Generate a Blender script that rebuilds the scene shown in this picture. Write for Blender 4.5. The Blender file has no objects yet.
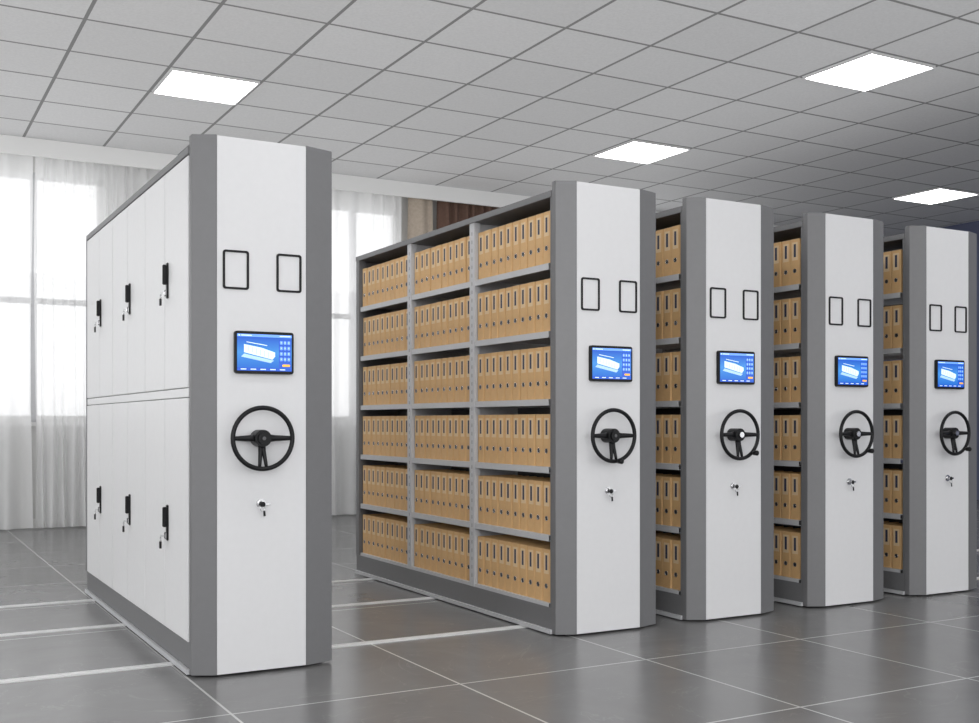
import bpy, bmesh, math, random
from mathutils import Vector, Matrix
random.seed(4)
scene = bpy.context.scene
scene.view_settings.view_transform = 'Standard'
COL = scene.collection

# ------------------------------------------------------------ materials
def mat(name, color, rough=0.5, metal=0.0, emit=None, estr=0.0, spec=0.5, noise=0.0, nscale=30.0):
    m = bpy.data.materials.new(name); m.use_nodes = True
    nt = m.node_tree; b = nt.nodes['Principled BSDF']
    b.inputs['Base Color'].default_value = (*color, 1)
    b.inputs['Roughness'].default_value = rough
    b.inputs['Metallic'].default_value = metal
    b.inputs['Specular IOR Level'].default_value = spec
    if emit:
        b.inputs['Emission Color'].default_value = (*emit, 1)
        b.inputs['Emission Strength'].default_value = estr
    if noise > 0:
        tc = nt.nodes.new('ShaderNodeTexCoord'); n = nt.nodes.new('ShaderNodeTexNoise')
        n.inputs['Scale'].default_value = nscale; n.inputs['Detail'].default_value = 4
        r = nt.nodes.new('ShaderNodeValToRGB')
        r.color_ramp.elements[0].position = 0.3; r.color_ramp.elements[1].position = 0.7
        r.color_ramp.elements[0].color = (*[c*(1-noise) for c in color], 1)
        r.color_ramp.elements[1].color = (*[min(1, c*(1+noise)) for c in color], 1)
        nt.links.new(tc.outputs['Object'], n.inputs['Vector'])
        nt.links.new(n.outputs['Fac'], r.inputs['Fac'])
        nt.links.new(r.outputs['Color'], b.inputs['Base Color'])
    return m

M_WHITE = mat('white_powder_coat', (0.67, 0.67, 0.68), 0.4, noise=0.01)
M_WHITELIT = mat('white_powder_coat_lit', (0.79, 0.79, 0.795), 0.4, noise=0.01)  # same white, lightened: window light on the doors put into the colour
M_GRAY = mat('grey_powder_coat', (0.165, 0.165, 0.17), 0.42, noise=0.02)
M_DGRAY = mat('dark_grey_metal', (0.10, 0.10, 0.105), 0.5, noise=0.02)
M_LGRAY = mat('light_grey_metal', (0.52, 0.525, 0.54), 0.42, noise=0.02)
M_BLACK = mat('black_plastic', (0.006, 0.006, 0.007), 0.4, spec=0.25)
M_CHROME = mat('chrome', (0.62, 0.62, 0.63), 0.22, 1.0)
M_KRAFT = mat('kraft_board', (0.67, 0.42, 0.195), 0.62, noise=0.06, nscale=14)
M_KRAFT2 = mat('kraft_board_edge', (0.40, 0.24, 0.10), 0.7)
M_PAPER = mat('paper_stack', (0.70, 0.62, 0.50), 0.8)
M_LABEL = mat('spine_label_paper', (0.74, 0.56, 0.34), 0.7)
M_NAVY = mat('navy_print', (0.035, 0.04, 0.08), 0.6)
M_HOLE = mat('dark_hole', (0.02, 0.018, 0.02), 0.5)
M_WALL = mat('wall_paint', (0.62, 0.62, 0.61), 0.8, noise=0.02, nscale=3)
M_WALLD = mat('dark_blue_wall_paint', (0.10, 0.115, 0.19), 0.8, noise=0.02, nscale=3)
M_TRIM = mat('white_trim', (0.78, 0.78, 0.77), 0.5)
M_RAIL = mat('rail_steel', (0.70, 0.70, 0.70), 0.35, 0.2)
M_PANELLIT = mat('light_diffuser', (0.9, 0.9, 0.9), 0.5, emit=(1, 1, 1), estr=13.0)
M_ALU = mat('alu_frame', (0.7, 0.7, 0.7), 0.4, 0.2)
M_SCRDARK = mat('display_bar', (0.01, 0.04, 0.25), 0.2, emit=(0.01, 0.09, 0.52), estr=1.0)
M_SCRWHITE = mat('display_white', (0.5, 0.6, 0.7), 0.2, emit=(0.66, 0.84, 1.0), estr=0.8)
M_SCRGREY = mat('display_shade', (0.3, 0.4, 0.5), 0.2, emit=(0.34, 0.58, 0.90), estr=0.85)
M_SCRICON = mat('display_icon', (0.1, 0.2, 0.6), 0.2, emit=(0.14, 0.36, 0.95), estr=0.9)
M_SCRORANGE = mat('display_orange', (0.6, 0.3, 0.02), 0.2, emit=(0.95, 0.45, 0.05), estr=0.9)

def screen_mat():
    m = bpy.data.materials.new('display_blue'); m.use_nodes = True
    nt = m.node_tree; b = nt.nodes['Principled BSDF']
    tc = nt.nodes.new('ShaderNodeTexCoord'); sp = nt.nodes.new('ShaderNodeSeparateXYZ')
    mr = nt.nodes.new('ShaderNodeMapRange')
    mr.inputs['From Min'].default_value = -0.08; mr.inputs['From Max'].default_value = 0.08
    r = nt.nodes.new('ShaderNodeValToRGB')
    r.color_ramp.elements[0].color = (0.015, 0.16, 0.75, 1); r.color_ramp.elements[1].color = (0.015, 0.10, 0.70, 1)
    e = r.color_ramp.elements.new(0.5); e.color = (0.08, 0.38, 0.93, 1)
    nt.links.new(tc.outputs['Object'], sp.inputs[0]); nt.links.new(sp.outputs['Z'], mr.inputs['Value'])
    nt.links.new(mr.outputs[0], r.inputs['Fac'])
    nt.links.new(r.outputs['Color'], b.inputs['Emission Color'])
    b.inputs['Emission Strength'].default_value = 0.9
    b.inputs['Base Color'].default_value = (0.01, 0.02, 0.06, 1)
    b.inputs['Roughness'].default_value = 0.15
    b.inputs['Specular IOR Level'].default_value = 0.25
    return m
M_SCREEN = screen_mat()

def grid_mat(name, px, py, ox, oy, half, c_tile, c_line, rough, floor=False):
    m = bpy.data.materials.new(name); m.use_nodes = True
    nt = m.node_tree; b = nt.nodes['Principled BSDF']; N = nt.nodes; L = nt.links
    tc = N.new('ShaderNodeTexCoord'); sp = N.new('ShaderNodeSeparateXYZ'); L.new(tc.outputs['Object'], sp.inputs[0])
    def mth(op, a, b_=None):
        n = N.new('ShaderNodeMath'); n.operation = op
        for i, v in enumerate((a, b_)):
            if v is None: continue
            if isinstance(v, (int, float)): n.inputs[i].default_value = v
            else: L.new(v, n.inputs[i])
        return n.outputs[0]
    def dist(o, p, off):
        u = mth('DIVIDE', mth('SUBTRACT', o, off), p)
        f = mth('FRACT', u)
        d = mth('MULTIPLY', mth('SUBTRACT', 0.5, mth('ABSOLUTE', mth('SUBTRACT', f, 0.5))), p)
        return d, mth('FLOOR', u)
    dx, fx = dist(sp.outputs['X'], px, ox); dy, fy = dist(sp.outputs['Y'], py, oy)
    d = mth('MINIMUM', dx, dy)
    line = mth('LESS_THAN', d, half)
    cx = N.new('ShaderNodeCombineXYZ'); L.new(fx, cx.inputs[0]); L.new(fy, cx.inputs[1])
    wn = N.new('ShaderNodeTexWhiteNoise'); L.new(cx.outputs[0], wn.inputs['Vector'])
    no = N.new('ShaderNodeTexNoise'); no.inputs['Scale'].default_value = 1.7 if floor else 45
    no.inputs['Detail'].default_value = 8; no.inputs['Roughness'].default_value = 0.62
    no.inputs['Distortion'].default_value = 1.2 if floor else 0.0
    va = N.new('ShaderNodeVectorMath'); va.operation = 'ADD'
    vs = N.new('ShaderNodeVectorMath'); vs.operation = 'SCALE'; vs.inputs['Scale'].default_value = 7.3 if floor else 0
    L.new(wn.outputs['Color'], vs.inputs[0]); L.new(tc.outputs['Object'], va.inputs[0]); L.new(vs.outputs[0], va.inputs[1])
    L.new(va.outputs[0], no.inputs['Vector'])
    rp = N.new('ShaderNodeValToRGB')
    k = 0.08 if floor else 0.05
    rp.color_ramp.elements[0].position = 0.32; rp.color_ramp.elements[1].position = 0.68
    rp.color_ramp.elements[0].color = (*[c*(1-k) for c in c_tile], 1)
    rp.color_ramp.elements[1].color = (*[c*(1+k) for c in c_tile], 1)
    L.new(no.outputs['Fac'], rp.inputs['Fac'])
    colr = rp.outputs['Color']
    if floor:
        vn = N.new('ShaderNodeTexNoise'); vn.inputs['Scale'].default_value = 1.1; vn.inputs['Detail'].default_value = 5
        vn.inputs['Distortion'].default_value = 2.2
        L.new(va.outputs[0], vn.inputs['Vector'])
        v = mth('ABSOLUTE', mth('SUBTRACT', vn.outputs['Fac'], 0.5))
        vm = mth('MULTIPLY', mth('LESS_THAN', v, 0.0035), 0.14)
        mx = N.new('ShaderNodeMixRGB'); L.new(vm, mx.inputs['Fac']); L.new(colr, mx.inputs[1])
        mx.inputs[2].default_value = (0.36, 0.35, 0.34, 1); colr = mx.outputs[0]
    tone = N.new('ShaderNodeMixRGB'); tone.blend_type = 'MULTIPLY'; tone.inputs['Fac'].default_value = 1
    tv = mth('ADD', mth('MULTIPLY', wn.outputs['Value'], 0.08), 0.94)
    cc = N.new('ShaderNodeCombineXYZ')
    for i in range(3): L.new(tv, cc.inputs[i])
    L.new(colr, tone.inputs[1]); L.new(cc.outputs[0], tone.inputs[2])
    mx2 = N.new('ShaderNodeMixRGB'); L.new(line, mx2.inputs['Fac']); L.new(tone.outputs[0], mx2.inputs[1])
    mx2.inputs[2].default_value = (*c_line, 1)
    L.new(mx2.outputs[0], b.inputs['Base Color'])
    bp = N.new('ShaderNodeBump'); bp.inputs['Strength'].default_value = 0.25; bp.inputs['Distance'].default_value = 0.004
    L.new(mth('SUBTRACT', 1.0, line), bp.inputs['Height']); L.new(bp.outputs[0], b.inputs['Normal'])
    if floor:
        L.new(mth('ADD', mth('MULTIPLY', no.outputs['Fac'], 0.06), rough), b.inputs['Roughness'])
    else:
        b.inputs['Roughness'].default_value = rough
    return m
M_FLOOR = grid_mat('floor_tiles', 1.0, 1.0, 0.205, 0.2, 0.005, (0.178, 0.177, 0.177), (0.52, 0.52, 0.51), 0.22, True)
PX = 0.787; PITCH = 0.778; GX = 2.120; GY = 9.18; CEIL = 4.06
M_CEIL = grid_mat('ceiling_tiles', PX, PITCH, GX, GY, 0.014, (0.66, 0.66, 0.665), (0.23, 0.23, 0.23), 0.8)

def sheer_mat(name, color, transp):
    m = bpy.data.materials.new(name); m.use_nodes = True
    nt = m.node_tree; N = nt.nodes; L = nt.links; N.remove(N['Principled BSDF'])
    out = N['Material Output']
    d = N.new('ShaderNodeBsdfDiffuse'); t = N.new('ShaderNodeBsdfTranslucent'); tr = N.new('ShaderNodeBsdfTransparent')
    d.inputs[0].default_value = (*color, 1); t.inputs[0].default_value = (*color, 1)
    m1 = N.new('ShaderNodeMixShader'); m1.inputs[0].default_value = 0.40
    L.new(d.outputs[0], m1.inputs[1]); L.new(t.outputs[0], m1.inputs[2])
    m2 = N.new('ShaderNodeMixShader'); m2.inputs[0].default_value = transp
    L.new(m1.outputs[0], m2.inputs[1]); L.new(tr.outputs[0], m2.inputs[2])
    L.new(m2.outputs[0], out.inputs['Surface'])
    return m
M_SHEER = sheer_mat('sheer_fabric', (0.97, 0.97, 0.97), 0.26)
M_BROWN = mat('brown_drape_fabric', (0.13, 0.075, 0.055), 0.9, noise=0.1)
M_BEIGE = mat('beige_drape_fabric', (0.45, 0.38, 0.31), 0.9, noise=0.08)

# ------------------------------------------------------------ mesh builder
class MB:
    def __init__(s): s.v = []; s.f = []; s.m = []; s.mats = []; s.sm = []
    def mi(s, m):
        if m not in s.mats: s.mats.append(m)
        return s.mats.index(m)
    def add(s, vs, fs, m, smooth=False):
        o = len(s.v); s.v += [tuple(v) for v in vs]; k = s.mi(m)
        for f in fs: s.f.append(tuple(i+o for i in f)); s.m.append(k); s.sm.append(smooth)
        return s
    def box(s, x0, x1, y0, y1, z0, z1, m):
        vs = [(x, y, z) for x in (x0, x1) for y in (y0, y1) for z in (z0, z1)]
        fs = [(0, 1, 3, 2), (4, 6, 7, 5), (0, 4, 5, 1), (2, 3, 7, 6), (0, 2, 6, 4), (1, 5, 7, 3)]
        return s.add(vs, fs, m)
    def prism_z(s, poly, z0, z1, m):
        n = len(poly); vs = [(x, y, z0) for x, y in poly] + [(x, y, z1) for x, y in poly]
        fs = [tuple(range(n))[::-1], tuple(range(n, 2*n))] + [(i, (i+1) % n, (i+1) % n+n, i+n) for i in range(n)]
        return s.add(vs, fs, m)
    def prism_y(s, poly, y0, y1, m):   # poly in XZ
        n = len(poly); vs = [(x, y0, z) for x, z in poly] + [(x, y1, z) for x, z in poly]
        fs = [tuple(range(n)), tuple(range(n, 2*n))[::-1]] + [(i, i+n, (i+1) % n+n, (i+1) % n) for i in range(n)]
        return s.add(vs, fs, m)
    def ring_y(s, outer, inner, y0, y1, m):
        n = len(outer)
        vs = [(x, y0, z) for x, z in outer] + [(x, y0, z) for x, z in inner] + [(x, y1, z) for x, z in outer] + [(x, y1, z) for x, z in inner]
        fs = []
        for i in range(n):
            j = (i+1) % n
            fs += [(i, j, j+n, i+n), (i+2*n, i+3*n, j+3*n, j+2*n), (i, i+2*n, j+2*n, j), (i+n, j+n, j+3*n, i+3*n)]
        return s.add(vs, fs, m)
    def tube(s, pts, r, m, seg=10, closed=False):
        pts = [Vector(p) for p in pts]; n = len(pts); vs = []; fs = []
        rr = r if isinstance(r, (list, tuple)) else [r]*n
        up = Vector((0.0, 1.0, 0.02)).normalized()
        for i, p in enumerate(pts):
            a = pts[(i-1) % n] if (closed or i > 0) else p
            b = pts[(i+1) % n] if (closed or i < n-1) else p
            t = (b-a).normalized()
            u = up
            if abs(t.dot(up)) > 0.9: u = Vector((1, 0, 0.01)).normalized()
            e1 = t.cross(u).normalized(); e2 = t.cross(e1).normalized()
            for k in range(seg):
                an = 2*math.pi*k/seg
                vs.append(p+(e1*math.cos(an)+e2*math.sin(an))*rr[i])
        lim = n if closed else n-1
        for i in range(lim):
            for k in range(seg):
                a = i*seg+k; b = i*seg+(k+1) % seg; c = ((i+1) % n)*seg+(k+1) % seg; d = ((i+1) % n)*seg+k
                fs.append((a, b, c, d))
        if not closed:
            fs.append(tuple(range(seg))[::-1]); fs.append(tuple(range((n-1)*seg, n*seg)))
        return s.add(vs, fs, m, True)
    def mesh(s, name, bevel=0.0):
        me = bpy.data.meshes.new(name)
        me.from_pydata(s.v, [], s.f)
        for mm in s.mats: me.materials.append(mm)
        me.polygons.foreach_set('material_index', s.m)
        me.polygons.foreach_set('use_smooth', s.sm)
        bm = bmesh.new(); bm.from_mesh(me)
        if bevel > 0:
            ed = [e for e in bm.edges if len(e.link_faces) == 2 and e.calc_face_angle(0) > 0.6]
            bmesh.ops.bevel(bm, geom=ed, offset=bevel, segments=2, affect='EDGES', clamp_overlap=True)
        bmesh.ops.recalc_face_normals(bm, faces=bm.faces)
        bm.to_mesh(me); bm.free(); me.update()
        return me
def link(name, data, loc=(0, 0, 0), parent=None, rot=None):
    o = bpy.data.objects.new(name, data); o.location = loc
    if rot: o.rotation_euler = rot
    if parent: o.parent = parent
    COL.objects.link(o); return o
def rrect(cx, cz, w, h, r, n=5):
    out = []
    for (sx, sz, a0) in ((1, 1, 0), (-1, 1, 90), (-1, -1, 180), (1, -1, 270)):
        for k in range(n+1):
            a = math.radians(a0+90*k/n)
            out.append((cx+sx*(w/2-r)+r*math.cos(a), cz+sz*(h/2-r)+r*math.sin(a)))
    return out
def circ(cx, cz, r, n=24):
    return [(cx+r*math.cos(2*math.pi*k/n), cz+r*math.sin(2*math.pi*k/n)) for k in range(n)]

# ------------------------------------------------------------ room shell
def structure(name, mb, bevel=0):
    o = link(name, mb.mesh(name, bevel)); o['kind'] = 'structure'; return o
XL, XR, YF, YB = -7.0, 14.0, -4.0, 12.6
structure('floor', MB().box(XL, XR, YF, YB+0.2, -0.1, 0.0, M_FLOOR))
structure('ceiling', MB().box(XL, XR, YF, YB+0.2, CEIL, CEIL+0.1, M_CEIL))
wins = [(-3.2, -0.4), (0.05, 2.2), (4.55, 5.75), (8.2, 10.4)]
SILL, HEAD = 1.13, 3.80
wb = MB()
xs = XL
for a, b in wins:
    wb.box(xs, a, YB, YB+0.2, 0, CEIL, M_WALL)
    wb.box(a, b, YB, YB+0.2, 0, SILL, M_WALL); wb.box(a, b, YB, YB+0.2, HEAD, CEIL, M_WALL)
    xs = b
wb.box(xs, XR, YB, YB+0.2, 0, CEIL, M_WALL)
structure('wall_back', wb)
structure('wall_right', MB().box(XR, XR+0.2, YF, YB+0.2, 0, CEIL, M_WALLD))
structure('baseboard_back', MB().box(XL, XR, YB-0.015, YB, 0, 0.1, M_TRIM))
structure('trim_1', MB().box(XL, XR, YB-0.42, YB-0.38, CEIL-0.18, CEIL, M_TRIM).box(XL, XR, YB-0.38, YB, CEIL-0.02, CEIL, M_TRIM), 0.003)
for i, (a, b) in enumerate(wins):
    w = MB(); y0, y1 = YB+0.04, YB+0.10; t = 0.035
    w.box(a, a+2*t, y0, y1, SILL, HEAD, M_TRIM).box(b-2*t, b, y0, y1, SILL, HEAD, M_TRIM)
    w.box(a, b, y0, y1, SILL, SILL+2*t, M_TRIM).box(a, b, y0, y1, HEAD-2*t, HEAD, M_TRIM)
    w.box(a, b, y0, y1, 2.40, 2.46, M_DGRAY)
    nm = 3 if b-a > 2 else 2
    for k in range(1, nm):
        xm = a+(b-a)*k/nm; w.box(xm-t, xm+t, y0-0.01, y1+0.01, SILL, HEAD, M_LGRAY)
    w.box(a-0.04, b+0.04, YB-0.06, YB+0.05, SILL-0.04, SILL, M_TRIM)
    structure('window_%d' % (i+1), w)

# ------------------------------------------------------------ curtains
def curtain(name, x0, x1, mt, label, cat, yc=YB-0.22, amp=0.055, wl=0.13, z0=0.02, z1=CEIL-0.03, seed=0):
    n = int((x1-x0)/0.012); vs = []; fs = []; rows = 6
    ph = 0; prof = []
    for i in range(n+1):
        ph += 2*math.pi*0.012/wl*(1+0.35*math.sin(i*0.021+seed)+0.2*math.sin(i*0.053+seed*2))
        prof.append((x0+i*(x1-x0)/n, ph))
    for r in range(rows+1):
        tz = r/rows; z = z0+(z1-z0)*tz
        aa = amp*(1.15-0.5*tz)
        for x, p in prof:
            vs.append((x+0.012*math.sin(p*0.5+r), yc+aa*math.sin(p)+0.012*math.sin(p*0.37+r*0.7), z))
    w = n+1
    for r in range(rows):
        for i in range(n):
            fs.append((r*w+i, r*w+i+1, (r+1)*w+i+1, (r+1)*w+i))
    mb = MB().add(vs, fs, mt, True)
    o = link(name, mb.mesh(name)); o['label'] = label; o['category'] = cat
    return o
curtain('sheer_curtain', -0.6, 1.43, M_SHEER, 'floor-length white sheer curtain hanging in soft pleats over a window', 'curtain', seed=1)
curtain('sheer_curtain', 1.47, 3.1, M_SHEER, 'floor-length white sheer curtain gathered beside a bright window', 'curtain', seed=2, wl=0.11)
curtain('sheer_curtain', 3.9, 5.70, M_SHEER, 'floor-length white sheer curtain behind the open shelving', 'curtain', seed=3, wl=0.12)
curtain('beige_drape', 5.75, 6.1, M_BEIGE, 'narrow beige fabric drape beside a brown drape', 'curtain', yc=YB-0.27, seed=5, amp=0.035)
curtain('brown_drape', 6.15, 7.3, M_BROWN, 'dark brown fabric drape hanging beside the window', 'curtain', yc=YB-0.27, seed=6, wl=0.16)

# ------------------------------------------------------------ ceiling lights
frm = MB()
W = PITCH-0.03
frm.ring_y(rrect(0, 0, W, W, 0.002, 1), rrect(0, 0, W-0.03, W-0.03, 0.002, 1), 0, 0.02, M_ALU)
me_fr = frm.mesh('light_frame')
for v in me_fr.vertices: v.co = Vector((v.co.x, v.co.z, -v.co.y))
dif = MB().box(-W/2+0.015, W/2-0.015, -W/2+0.015, W/2-0.015, -0.014, -0.002, M_PANELLIT).mesh('light_diffuser')
for ix in range(-1, 3):
    for iy in range(0, 5):
        x = GX+PX*(6*ix+0.5); y = GY+PITCH*(0.5-4*iy)
        if y < YF: continue
        r = link('ceiling_light_panel', me_fr, (x, y, CEIL))
        r['label'] = 'square white recessed light panel glowing in the tiled ceiling'; r['category'] = 'ceiling light'; r['group'] = 'ceiling light panels'
        link('diffuser', dif, (0, 0, 0), r)

# ------------------------------------------------------------ floor rails
for y in (5.2, 6.33, 7.3):
    m = MB().box(-5, 9.0, -0.028, -0.010, 0.0, 0.006, M_RAIL).box(-5, 9.0, 0.010, 0.028, 0.0, 0.006, M_RAIL).box(-5, 9, -0.010, 0.010, 0, 0.003, M_RAIL)
    o = link('floor_rail', m.mesh('floor_rail'), (0, y, 0))
    o['label'] = 'thin steel guide rail set in the tiled floor under the cabinets'; o['category'] = 'rail'; o['group'] = 'floor guide rails'

# ------------------------------------------------------------ cabinets
HP = 2.40; L_END = 2.80; BODYTOP = 2.36; BAY = 0.887; Y_B = 0.10
HW = 0.206; OW = 0.306; OR = 0.350
ME = {}
def get(key, fn, bevel=0.0):
    if key not in ME: ME[key] = fn().mesh(key, bevel)
    return ME[key]
SHZ = [0.165+0.363*k for k in range(6)]

def m_wheel():
    b = MB(); R = 0.136
    b.tube([(R*math.cos(2*math.pi*k/48), 0, R*math.sin(2*math.pi*k/48)) for k in range(48)], 0.0105, M_BLACK, 12, True)
    for a, w in ((0, 1), (180, 1), (263, .75), (277, .75)):
        c, s_ = math.cos(math.radians(a)), math.sin(math.radians(a))
        b.tube([(c*0.02, 0.020, s_*0.02), (c*0.06, 0.014, s_*0.06), (c*0.11, 0.003, s_*0.11), (c*R, 0, s_*R)], [0.020*w, 0.014*w, 0.011*w, 0.009*w], M_BLACK, 10)
    return b
def m_hub():
    b = MB(); b.prism_y(circ(0, 0, 0.038, 28), -0.006, 0.075, M_BLACK)
    b.prism_y(circ(0, 0, 0.026, 28), -0.016, -0.006, M_BLACK)
    b.prism_y(circ(0, 0, 0.010, 20), -0.019, -0.016, M_DGRAY)
    return b
def m_hubc():
    b = MB(); b.prism_y(circ(0, 0, 0.036, 28), -0.006, 0.075, M_BLACK)
    b.prism_y(circ(0, 0, 0.018, 28), -0.018, -0.006, M_CHROME)
    return b
def m_knob():
    b = MB(); b.tube([(0, 0.008, 0), (0, -0.012, 0), (0, -0.016, 0), (0, -0.045, 0), (0, -0.052, 0)], [0.007, 0.008, 0.013, 0.015, 0.008], M_BLACK, 14)
    return b
def m_lock():
    b = MB(); b.prism_y(circ(0, 0, 0.021, 24), -0.006, 0, M_CHROME); b.prism_y(circ(0, 0, 0.014, 24), -0.016, -0.006, M_CHROME)
    b.prism_y([(-0.002, -0.009), (0.002, -0.009), (0.002, 0.009), (-0.002, 0.009)], -0.0165, -0.016, M_HOLE)
    return b
def m_key():
    b = MB(); b.box(-0.0015, 0.0015, -0.030, -0.014, -0.004, 0.004, M_CHROME)
    b.prism_y(circ(0.0, -0.002, 0.012, 16), -0.034, -0.031, M_BLACK)
    b.tube([(0.011*math.cos(2*math.pi*k/16), -0.03, -0.022+0.011*math.sin(2*math.pi*k/16)) for k in range(16)], 0.0016, M_CHROME, 6, True)
    b.prism_y([(0.002, -0.03), (0.012, -0.032), (0.014, -0.055), (0.004, -0.056)], -0.03, -0.028, M_BLACK)
    b.box(0.012, 0.038, -0.022, -0.014, -0.006, 0.004, M_CHROME)
    return b
def m_tablet():
    b = MB(); b.prism_y(rrect(0, 0, 0.272, 0.190, 0.012), -0.020, 0.0, M_BLACK); return b
def m_display():
    b = MB(); y = -0.0215
    b.box(-0.126, 0.126, y, -0.0195, -0.082, 0.082, M_SCREEN)
    q = lambda pts, m, dy=0.0004: b.prism_y(pts, y-dy, y-dy+0.0002, m)
    R = lambda x0, x1, z0, z1: [(x0, z0), (x1, z0), (x1, z1), (x0, z1)]
    q(R(-0.126, 0.126, 0.070, 0.082), M_SCRICON)
    q(R(-0.120, -0.114, 0.073, 0.079), M_SCRWHITE, .0008); q(R(-0.108, -0.06, 0.074, 0.078), M_SCRWHITE, .0008)
    q(R(0.07, 0.12, 0.074, 0.078), M_SCRWHITE, .0008)
    # row of cabinets drawn in perspective
    q([(-0.095, 0.000), (0.036, -0.030), (0.048, -0.016), (0.048, 0.002), (-0.015, 0.022), (-0.095, 0.036)], M_SCRWHITE)
    q([(-0.108, -0.020), (0.028, -0.046), (0.042, -0.034), (-0.095, -0.006)], M_SCRGREY, .0006)
    for k in range(6):
        x = -0.078+k*0.019
        q([(x, 0.028-k*0.005), (x+0.003, 0.028-k*0.005), (x+0.003, 0.006-k*0.006), (x, 0.006-k*0.006)], M_SCRGREY, .0008)
    q([(-0.085, 0.045), (0.01, 0.031), (0.012, 0.034), (-0.083, 0.048)], M_SCRWHITE, .0008)
    q(R(0.066, 0.122, -0.066, 0.062), M_SCRDARK)
    for i in range(3):
        for j in range(4):
            q(rrect(0.077+i*0.0175, 0.047-j*0.025, 0.012, 0.016, 0.003, 2), M_SCRICON, .0008)
            q(R(0.0745+i*0.0175, 0.0795+i*0.0175, 0.0445-j*0.025, 0.0505-j*0.025), M_SCRGREY, .001)
    q(rrect(0.100, -0.056, 0.036, 0.010, 0.003, 2), M_SCRORANGE, .0008)
    q(R(-0.126, 0.126, -0.082, -0.068), M_SCRDARK)
    for k in range(5):
        q(R(-0.11+k*0.045, -0.085+k*0.045, -0.077, -0.073), M_SCRWHITE, .0008)
    return b
def m_handle():
    b = MB()
    b.box(-0.008, 0, -0.014, 0.014, -0.085, 0.085, M_BLACK)
    b.box(-0.026, -0.008, -0.009, 0.009, -0.02, 0.075, M_BLACK)
    b.box(-0.018, -0.008, -0.011, 0.011, -0.075, -0.045, M_CHROME)
    return b
def m_hkey():
    b = MB()
    b.box(-0.036, -0.018, -0.0015, 0.0015, -0.066, -0.056, M_CHROME)
    b.tube([(-0.034, 0.012*math.cos(2*math.pi*k/14), -0.078+0.012*math.sin(2*math.pi*k/14)) for k in range(14)], 0.0018, M_CHROME, 6, True)
    b.box(-0.040, -0.032, -0.010, 0.010, -0.120, -0.088, M_BLACK)
    return b

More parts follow.
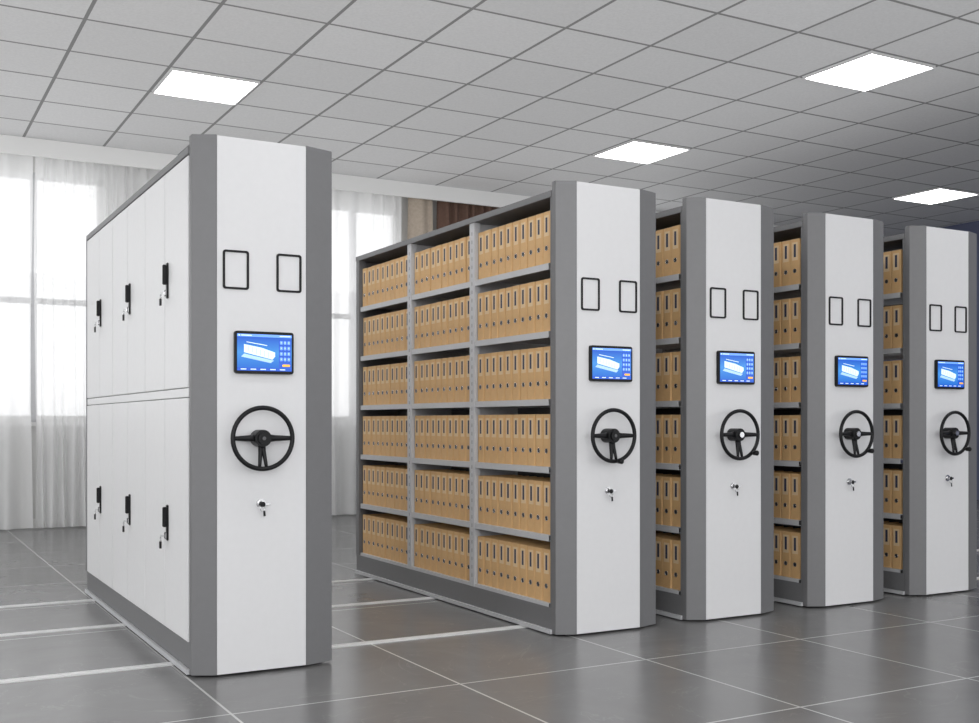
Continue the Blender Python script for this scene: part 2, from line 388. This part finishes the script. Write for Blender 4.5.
def cabinet(xc, closed=False, label='', wheel_rot=0.0, crank=None, chrome_hub=False):
    root = link('mobile_shelving_cabinet', None, (xc, 4.825, 0)); root.empty_display_size = 0.3
    root['label'] = label; root['category'] = 'cabinet'
    P = lambda name, key, fn, loc=(0, 0, 0), parent=root, bevel=0.0, rot=None: link(name, get(key, fn, bevel), loc, parent, rot)
    P('end_panel', 'end_panel', lambda: MB().box(-HW, HW, 0, 0.09, 0.012, HP, M_WHITE), bevel=0.0015)
    P('corner_trim', 'corner_trim_l', lambda: MB().prism_z([(-HW-.0005, 0.0), (-HW-.0005, 0.09), (-OW, 0.09), (-OW, 0.052)], 0.010, HP+0.004, M_GRAY), bevel=0.002)
    P('corner_trim', 'corner_trim_r', lambda: MB().prism_z([(HW+.0005, 0.0), (OR, 0.045), (OR, 0.09), (HW+.0005, 0.09)], 0.010, HP+0.004, M_GRAY), bevel=0.002)
    P('base', 'base', lambda: MB().box(-0.303, 0.303, 0.09, L_END, 0.03, 0.145, M_GRAY), bevel=0.002)
    P('base_strip', 'base_strip', lambda: MB().box(-0.318, -0.303, 0.09, L_END, 0.008, 0.030, M_LGRAY).box(0.303, 0.318, 0.09, L_END, 0.008, 0.030, M_LGRAY))
    P('top_panel', 'top_panel', lambda: MB().box(-0.31, 0.31, 0.09, L_END, BODYTOP-0.035, BODYTOP, M_GRAY), bevel=0.002)
    for k in (5.2, 6.33, 7.3):
        for sx in (-0.2, 0.2):
            P('wheel', 'wheel_small', lambda: MB().prism_y(circ(0, 0, 0.045, 20), -0.01, 0.01, M_DGRAY), (sx, k-4.825, 0.051))
    for cx in (-0.122, 0.124):
        P('label_frame', 'label_frame', lambda: MB().ring_y(rrect(0, 0, 0.118, 0.174, 0.012), rrect(0, 0, 0.099, 0.155, 0.006), -0.006, 0, M_BLACK), (cx, 0, 1.810))
    t = P('control_tablet', 'control_tablet', m_tablet, (0.004, 0, 1.443))
    P('display', 'display', m_display, (0, 0, 0), t)
    w = P('steering_wheel', 'steering_wheel', m_wheel, (-0.020, -0.072, 1.059), rot=(0, math.radians(wheel_rot), 0))
    if chrome_hub: P('hub', 'hub_chrome', m_hubc, (0, 0, 0), w, 0.002)
    else: P('hub', 'hub_black', m_hub, (0, 0, 0), w, 0.003)
    if crank is not None:
        a = math.radians(crank)
        P('crank_knob', 'crank_knob', m_knob, (0.136*math.cos(a), 0, 0.136*math.sin(a)), w)
    lk = P('lock', 'lock', m_lock, (-0.008, 0, 0.764))
    P('key', 'key', m_key, (0, 0, 0), lk)
    if closed:
        P('cabinet_shell', 'shell', lambda: MB().box(-0.288, 0.300, 0.09, L_END-0.003, 0.145, BODYTOP-0.035, M_DGRAY))
        P('side_panel', 'side_panel', lambda: MB().box(0.300, 0.308, 0.10, L_END-0.01, 0.150, BODYTOP-0.04, M_WHITELIT))
        P('rear_trim', 'rear_trim', lambda: MB().box(-0.31, -0.288, Y_B+3*BAY+0.001, L_END, 0.145, BODYTOP-0.035, M_GRAY))
        P('mid_rail', 'mid_rail', lambda: MB().box(-0.308, -0.288, 0.095, Y_B+3*BAY-0.002, 1.243, 1.283, M_WHITELIT), bevel=0.002)
        for (z0, z1, hz) in ((0.150, 1.239, 0.665), (1.287, 2.320, 1.815)):
            for b in range(3):
                for lf in range(2):
                    y0 = Y_B+b*BAY+lf*BAY/2+0.002; LW = BAY/2-0.004
                    d = P('door', 'door%d' % (z0 > 1), (lambda z0=z0, z1=z1: MB().box(-0.020, 0, 0, BAY/2-0.004, z0, z1, M_WHITELIT)), (-0.290, y0, 0), bevel=0.0025)
                    if lf == 0:
                        h = P('handle', 'handle', m_handle, (-0.020, LW-0.065, hz-0.012), d, 0.003)
                        h['label'] = 'black latch handle with hanging key'
                        P('key', 'hkey', m_hkey, (0, 0, 0), h)
    else:
        def upr():
            b = MB()
            for sx in (-1, 1):
                b.box(min(sx*0.303, sx*0.262), max(sx*0.303, sx*0.262), -0.030, 0.030, 0.145, BODYTOP-0.035, M_LGRAY)
            b.box(-0.262, 0.262, -0.004, 0.004, 0.145, BODYTOP-0.035, M_LGRAY)
            for sx in (-1, 1):
                for k in range(42):
                    z = 0.2+k*0.05
                    b.box(min(sx*0.3032, sx*0.3025), max(sx*0.3032, sx*0.3025), -0.003, 0.003, z, z+0.022, M_DGRAY)
            return b
        for b in range(1, 3): P('upright', 'upright', upr, (0, Y_B+b*BAY, 0))
        P('end_frame', 'end_frame', lambda: MB().box(-0.306, 0.306, 0.0905, 0.106, 0.145, BODYTOP-0.035, M_GRAY), bevel=0.0015)
        P('end_frame', 'end_frame_far', lambda: MB().box(-0.306, -0.25, L_END-0.055, L_END, 0.145, BODYTOP-0.035, M_GRAY).box(0.25, 0.306, L_END-0.055, L_END, 0.145, BODYTOP-0.035, M_GRAY).box(-0.25, 0.25, L_END-0.01, L_END, 0.145, BODYTOP-0.035, M_GRAY), bevel=0.0015)
        def shelf():
            b = MB(); y0, y1 = 0.031, BAY-0.031
            b.box(-0.298, 0.298, y0, y1, -0.004, 0, M_LGRAY)
            b.box(-0.300, -0.297, y0, y1, -0.034, 0, M_LGRAY).box(0.297, 0.300, y0, y1, -0.034, 0, M_LGRAY)
            b.box(-0.297, -0.280, y0, y1, -0.034, -0.031, M_LGRAY)
            return b
        for z in SHZ:
            for b in range(3):
                P('shelf', 'shelf', shelf, (0, Y_B+b*BAY, z))
        for k, z in enumerate(SHZ):
            if k == 3: continue
            for b in range(3):
                P('back_panel', 'back_panel', lambda: MB().box(0.002, 0.006, 0.024, BAY-0.024, 0.002, 0.325, M_DGRAY), (0, Y_B+b*BAY, z))
    return root

XC = [1.526, 3.435, 4.313, 5.248, 6.152]
cabinet(XC[0], True, 'closed white and grey mobile storage cabinet with locked side doors', 0)
cabinet(XC[1], False, 'white and grey mobile shelving unit with kraft binders beside empty aisle', 0, -82)
cabinet(XC[2], False, 'white and grey mobile shelving unit in a closely parked row', 0, -50, True)
cabinet(XC[3], False, 'white and grey mobile shelving unit parked close between two others', 0, -50, True)
cabinet(XC[4], False, 'white and grey mobile shelving unit ending the row', 0, -50, True)

# ------------------------------------------------------------ binders
BW, BD, BH = 0.077, 0.26, 0.282
def m_binder():
    b = MB()
    w = BW/2
    b.prism_z([(0, -w+0.006), (-0.0, w-0.006), (0.003, w-0.001), (0.008, w), (BD, w), (BD, w-0.003), (0.008, w-0.003), (0.006, w-0.006), (0.006, -w+0.006), (0.008, -w+0.003), (BD, -w+0.003), (BD, -w), (0.008, -w), (0.003, -w+0.001)], 0, BH, M_KRAFT)
    b.box(0.02, BD-0.01, -w+0.004, w-0.004, 0.008, BH-0.02, M_PAPER)
    b.box(0.0065, 0.02, -w+0.004, w-0.004, 0.002, BH-0.006, M_KRAFT2)
    return b
def m_blabel():
    b = MB()
    b.box(-0.0012, 0.0, -0.023, 0.023, 0.150, 0.262, M_LABEL)
    b.box(-0.0016, -0.0012, -0.009, 0.009, 0.170, 0.250, M_NAVY)
    return b
def m_bhole():
    b = MB()
    n = 16
    r1, x0, x1 = 0.0125, -0.0022, 0
    vs = [(x0, r1*math.cos(2*math.pi*k/n), 0.085+r1*math.sin(2*math.pi*k/n)) for k in range(n)]
    vs += [(x1, y, z) for _, y, z in vs]
    fs = [tuple(range(n)), tuple(range(n, 2*n))]+[(k, k+n, (k+1) % n+n, (k+1) % n) for k in range(n)]
    b.add(vs, fs, M_HOLE)
    b.tube([(-0.002, 0.0125*math.cos(2*math.pi*k/n), 0.085+0.0125*math.sin(2*math.pi*k/n)) for k in range(n)], 0.0018, M_CHROME, 6, True)
    return b
me_b = m_binder().mesh('binder_case'); me_l = m_blabel().mesh('spine_label'); me_h = m_bhole().mesh('finger_hole')
pa = bpy.data.objects.new('archive_binder', me_b)
pa['label'] = 'upright kraft-brown archive binder with navy spine label on a shelf'; pa['category'] = 'binder'
protos = (pa, bpy.data.objects.new('spine_label', me_l), bpy.data.objects.new('finger_hole', me_h))
def place(x, y, z, group):
    o = protos[0].copy(); o.location = (x, y, z); o['group'] = group; COL.objects.link(o)
    for p in protos[1:]:
        c = p.copy(); c.parent = o; COL.objects.link(c)
stuff = MB()
PB = 0.0820
for ci in range(1, 5):
    for k, z in enumerate(SHZ):
        for b in range(3):
            for i in range(10):
                y = 4.825+Y_B+b*BAY+BAY/2+(i-4.5)*PB
                x = XC[ci]-0.284+random.uniform(-0.003, 0.003)
                if ci == 1 or (b == 0 and i < 6):
                    place(x, y, z+0.0005, 'kraft binders on the mobile shelves')
                else:
                    stuff.box(x, x+BD, y-BW/2, y+BW/2, z+0.0005, z+BH, M_KRAFT)
                    stuff.box(x-0.001, x, y-0.010, y+0.010, z+0.166, z+0.252, M_NAVY)
for p in protos: bpy.data.objects.remove(p)
so = link('archive_binder', stuff.mesh('archive_binder_rest')); so['kind'] = 'stuff'
so['label'] = 'remaining rows of kraft-brown archive binders deep in the shelving'; so['category'] = 'binder'; so['group'] = 'kraft binders on the mobile shelves'

# ------------------------------------------------------------ lights / world
w = bpy.data.worlds.new('World'); scene.world = w; w.use_nodes = True
w.node_tree.nodes['Background'].inputs[0].default_value = (0.985, 0.99, 1.0, 1)
w.node_tree.nodes['Background'].inputs[1].default_value = 1.7
def area(name, loc, rot, e, sx, sy, col=(1, 1, 1)):
    l = bpy.data.lights.new(name, 'AREA'); l.shape = 'RECTANGLE'; l.energy = e; l.size = sx; l.size_y = sy; l.color = col
    o = bpy.data.objects.new(name, l); o.location = loc; o.rotation_euler = rot; COL.objects.link(o)
area('ceiling_fill', (1.5, 5.0, 2.7), (math.radians(180), 0, 0), 250, 14, 15)  # added fill without a fixture, brightens the ceiling from below
area('front_fill', (-1.0, -3.5, 2.6), (math.radians(80), 0, math.radians(-25)), 140, 5, 2)  # unseen fill added behind the camera to lift the cabinet fronts

# ------------------------------------------------------------ camera
cam = bpy.data.cameras.new('camera'); cam.sensor_width = 36; cam.lens = 36*1098/979; cam.shift_y = 60.5/979
co = bpy.data.objects.new('camera', cam); co.location = (0, 0, 1.1315); co.rotation_euler = (math.radians(90), 0, math.radians(-29.235))
COL.objects.link(co); scene.camera = co
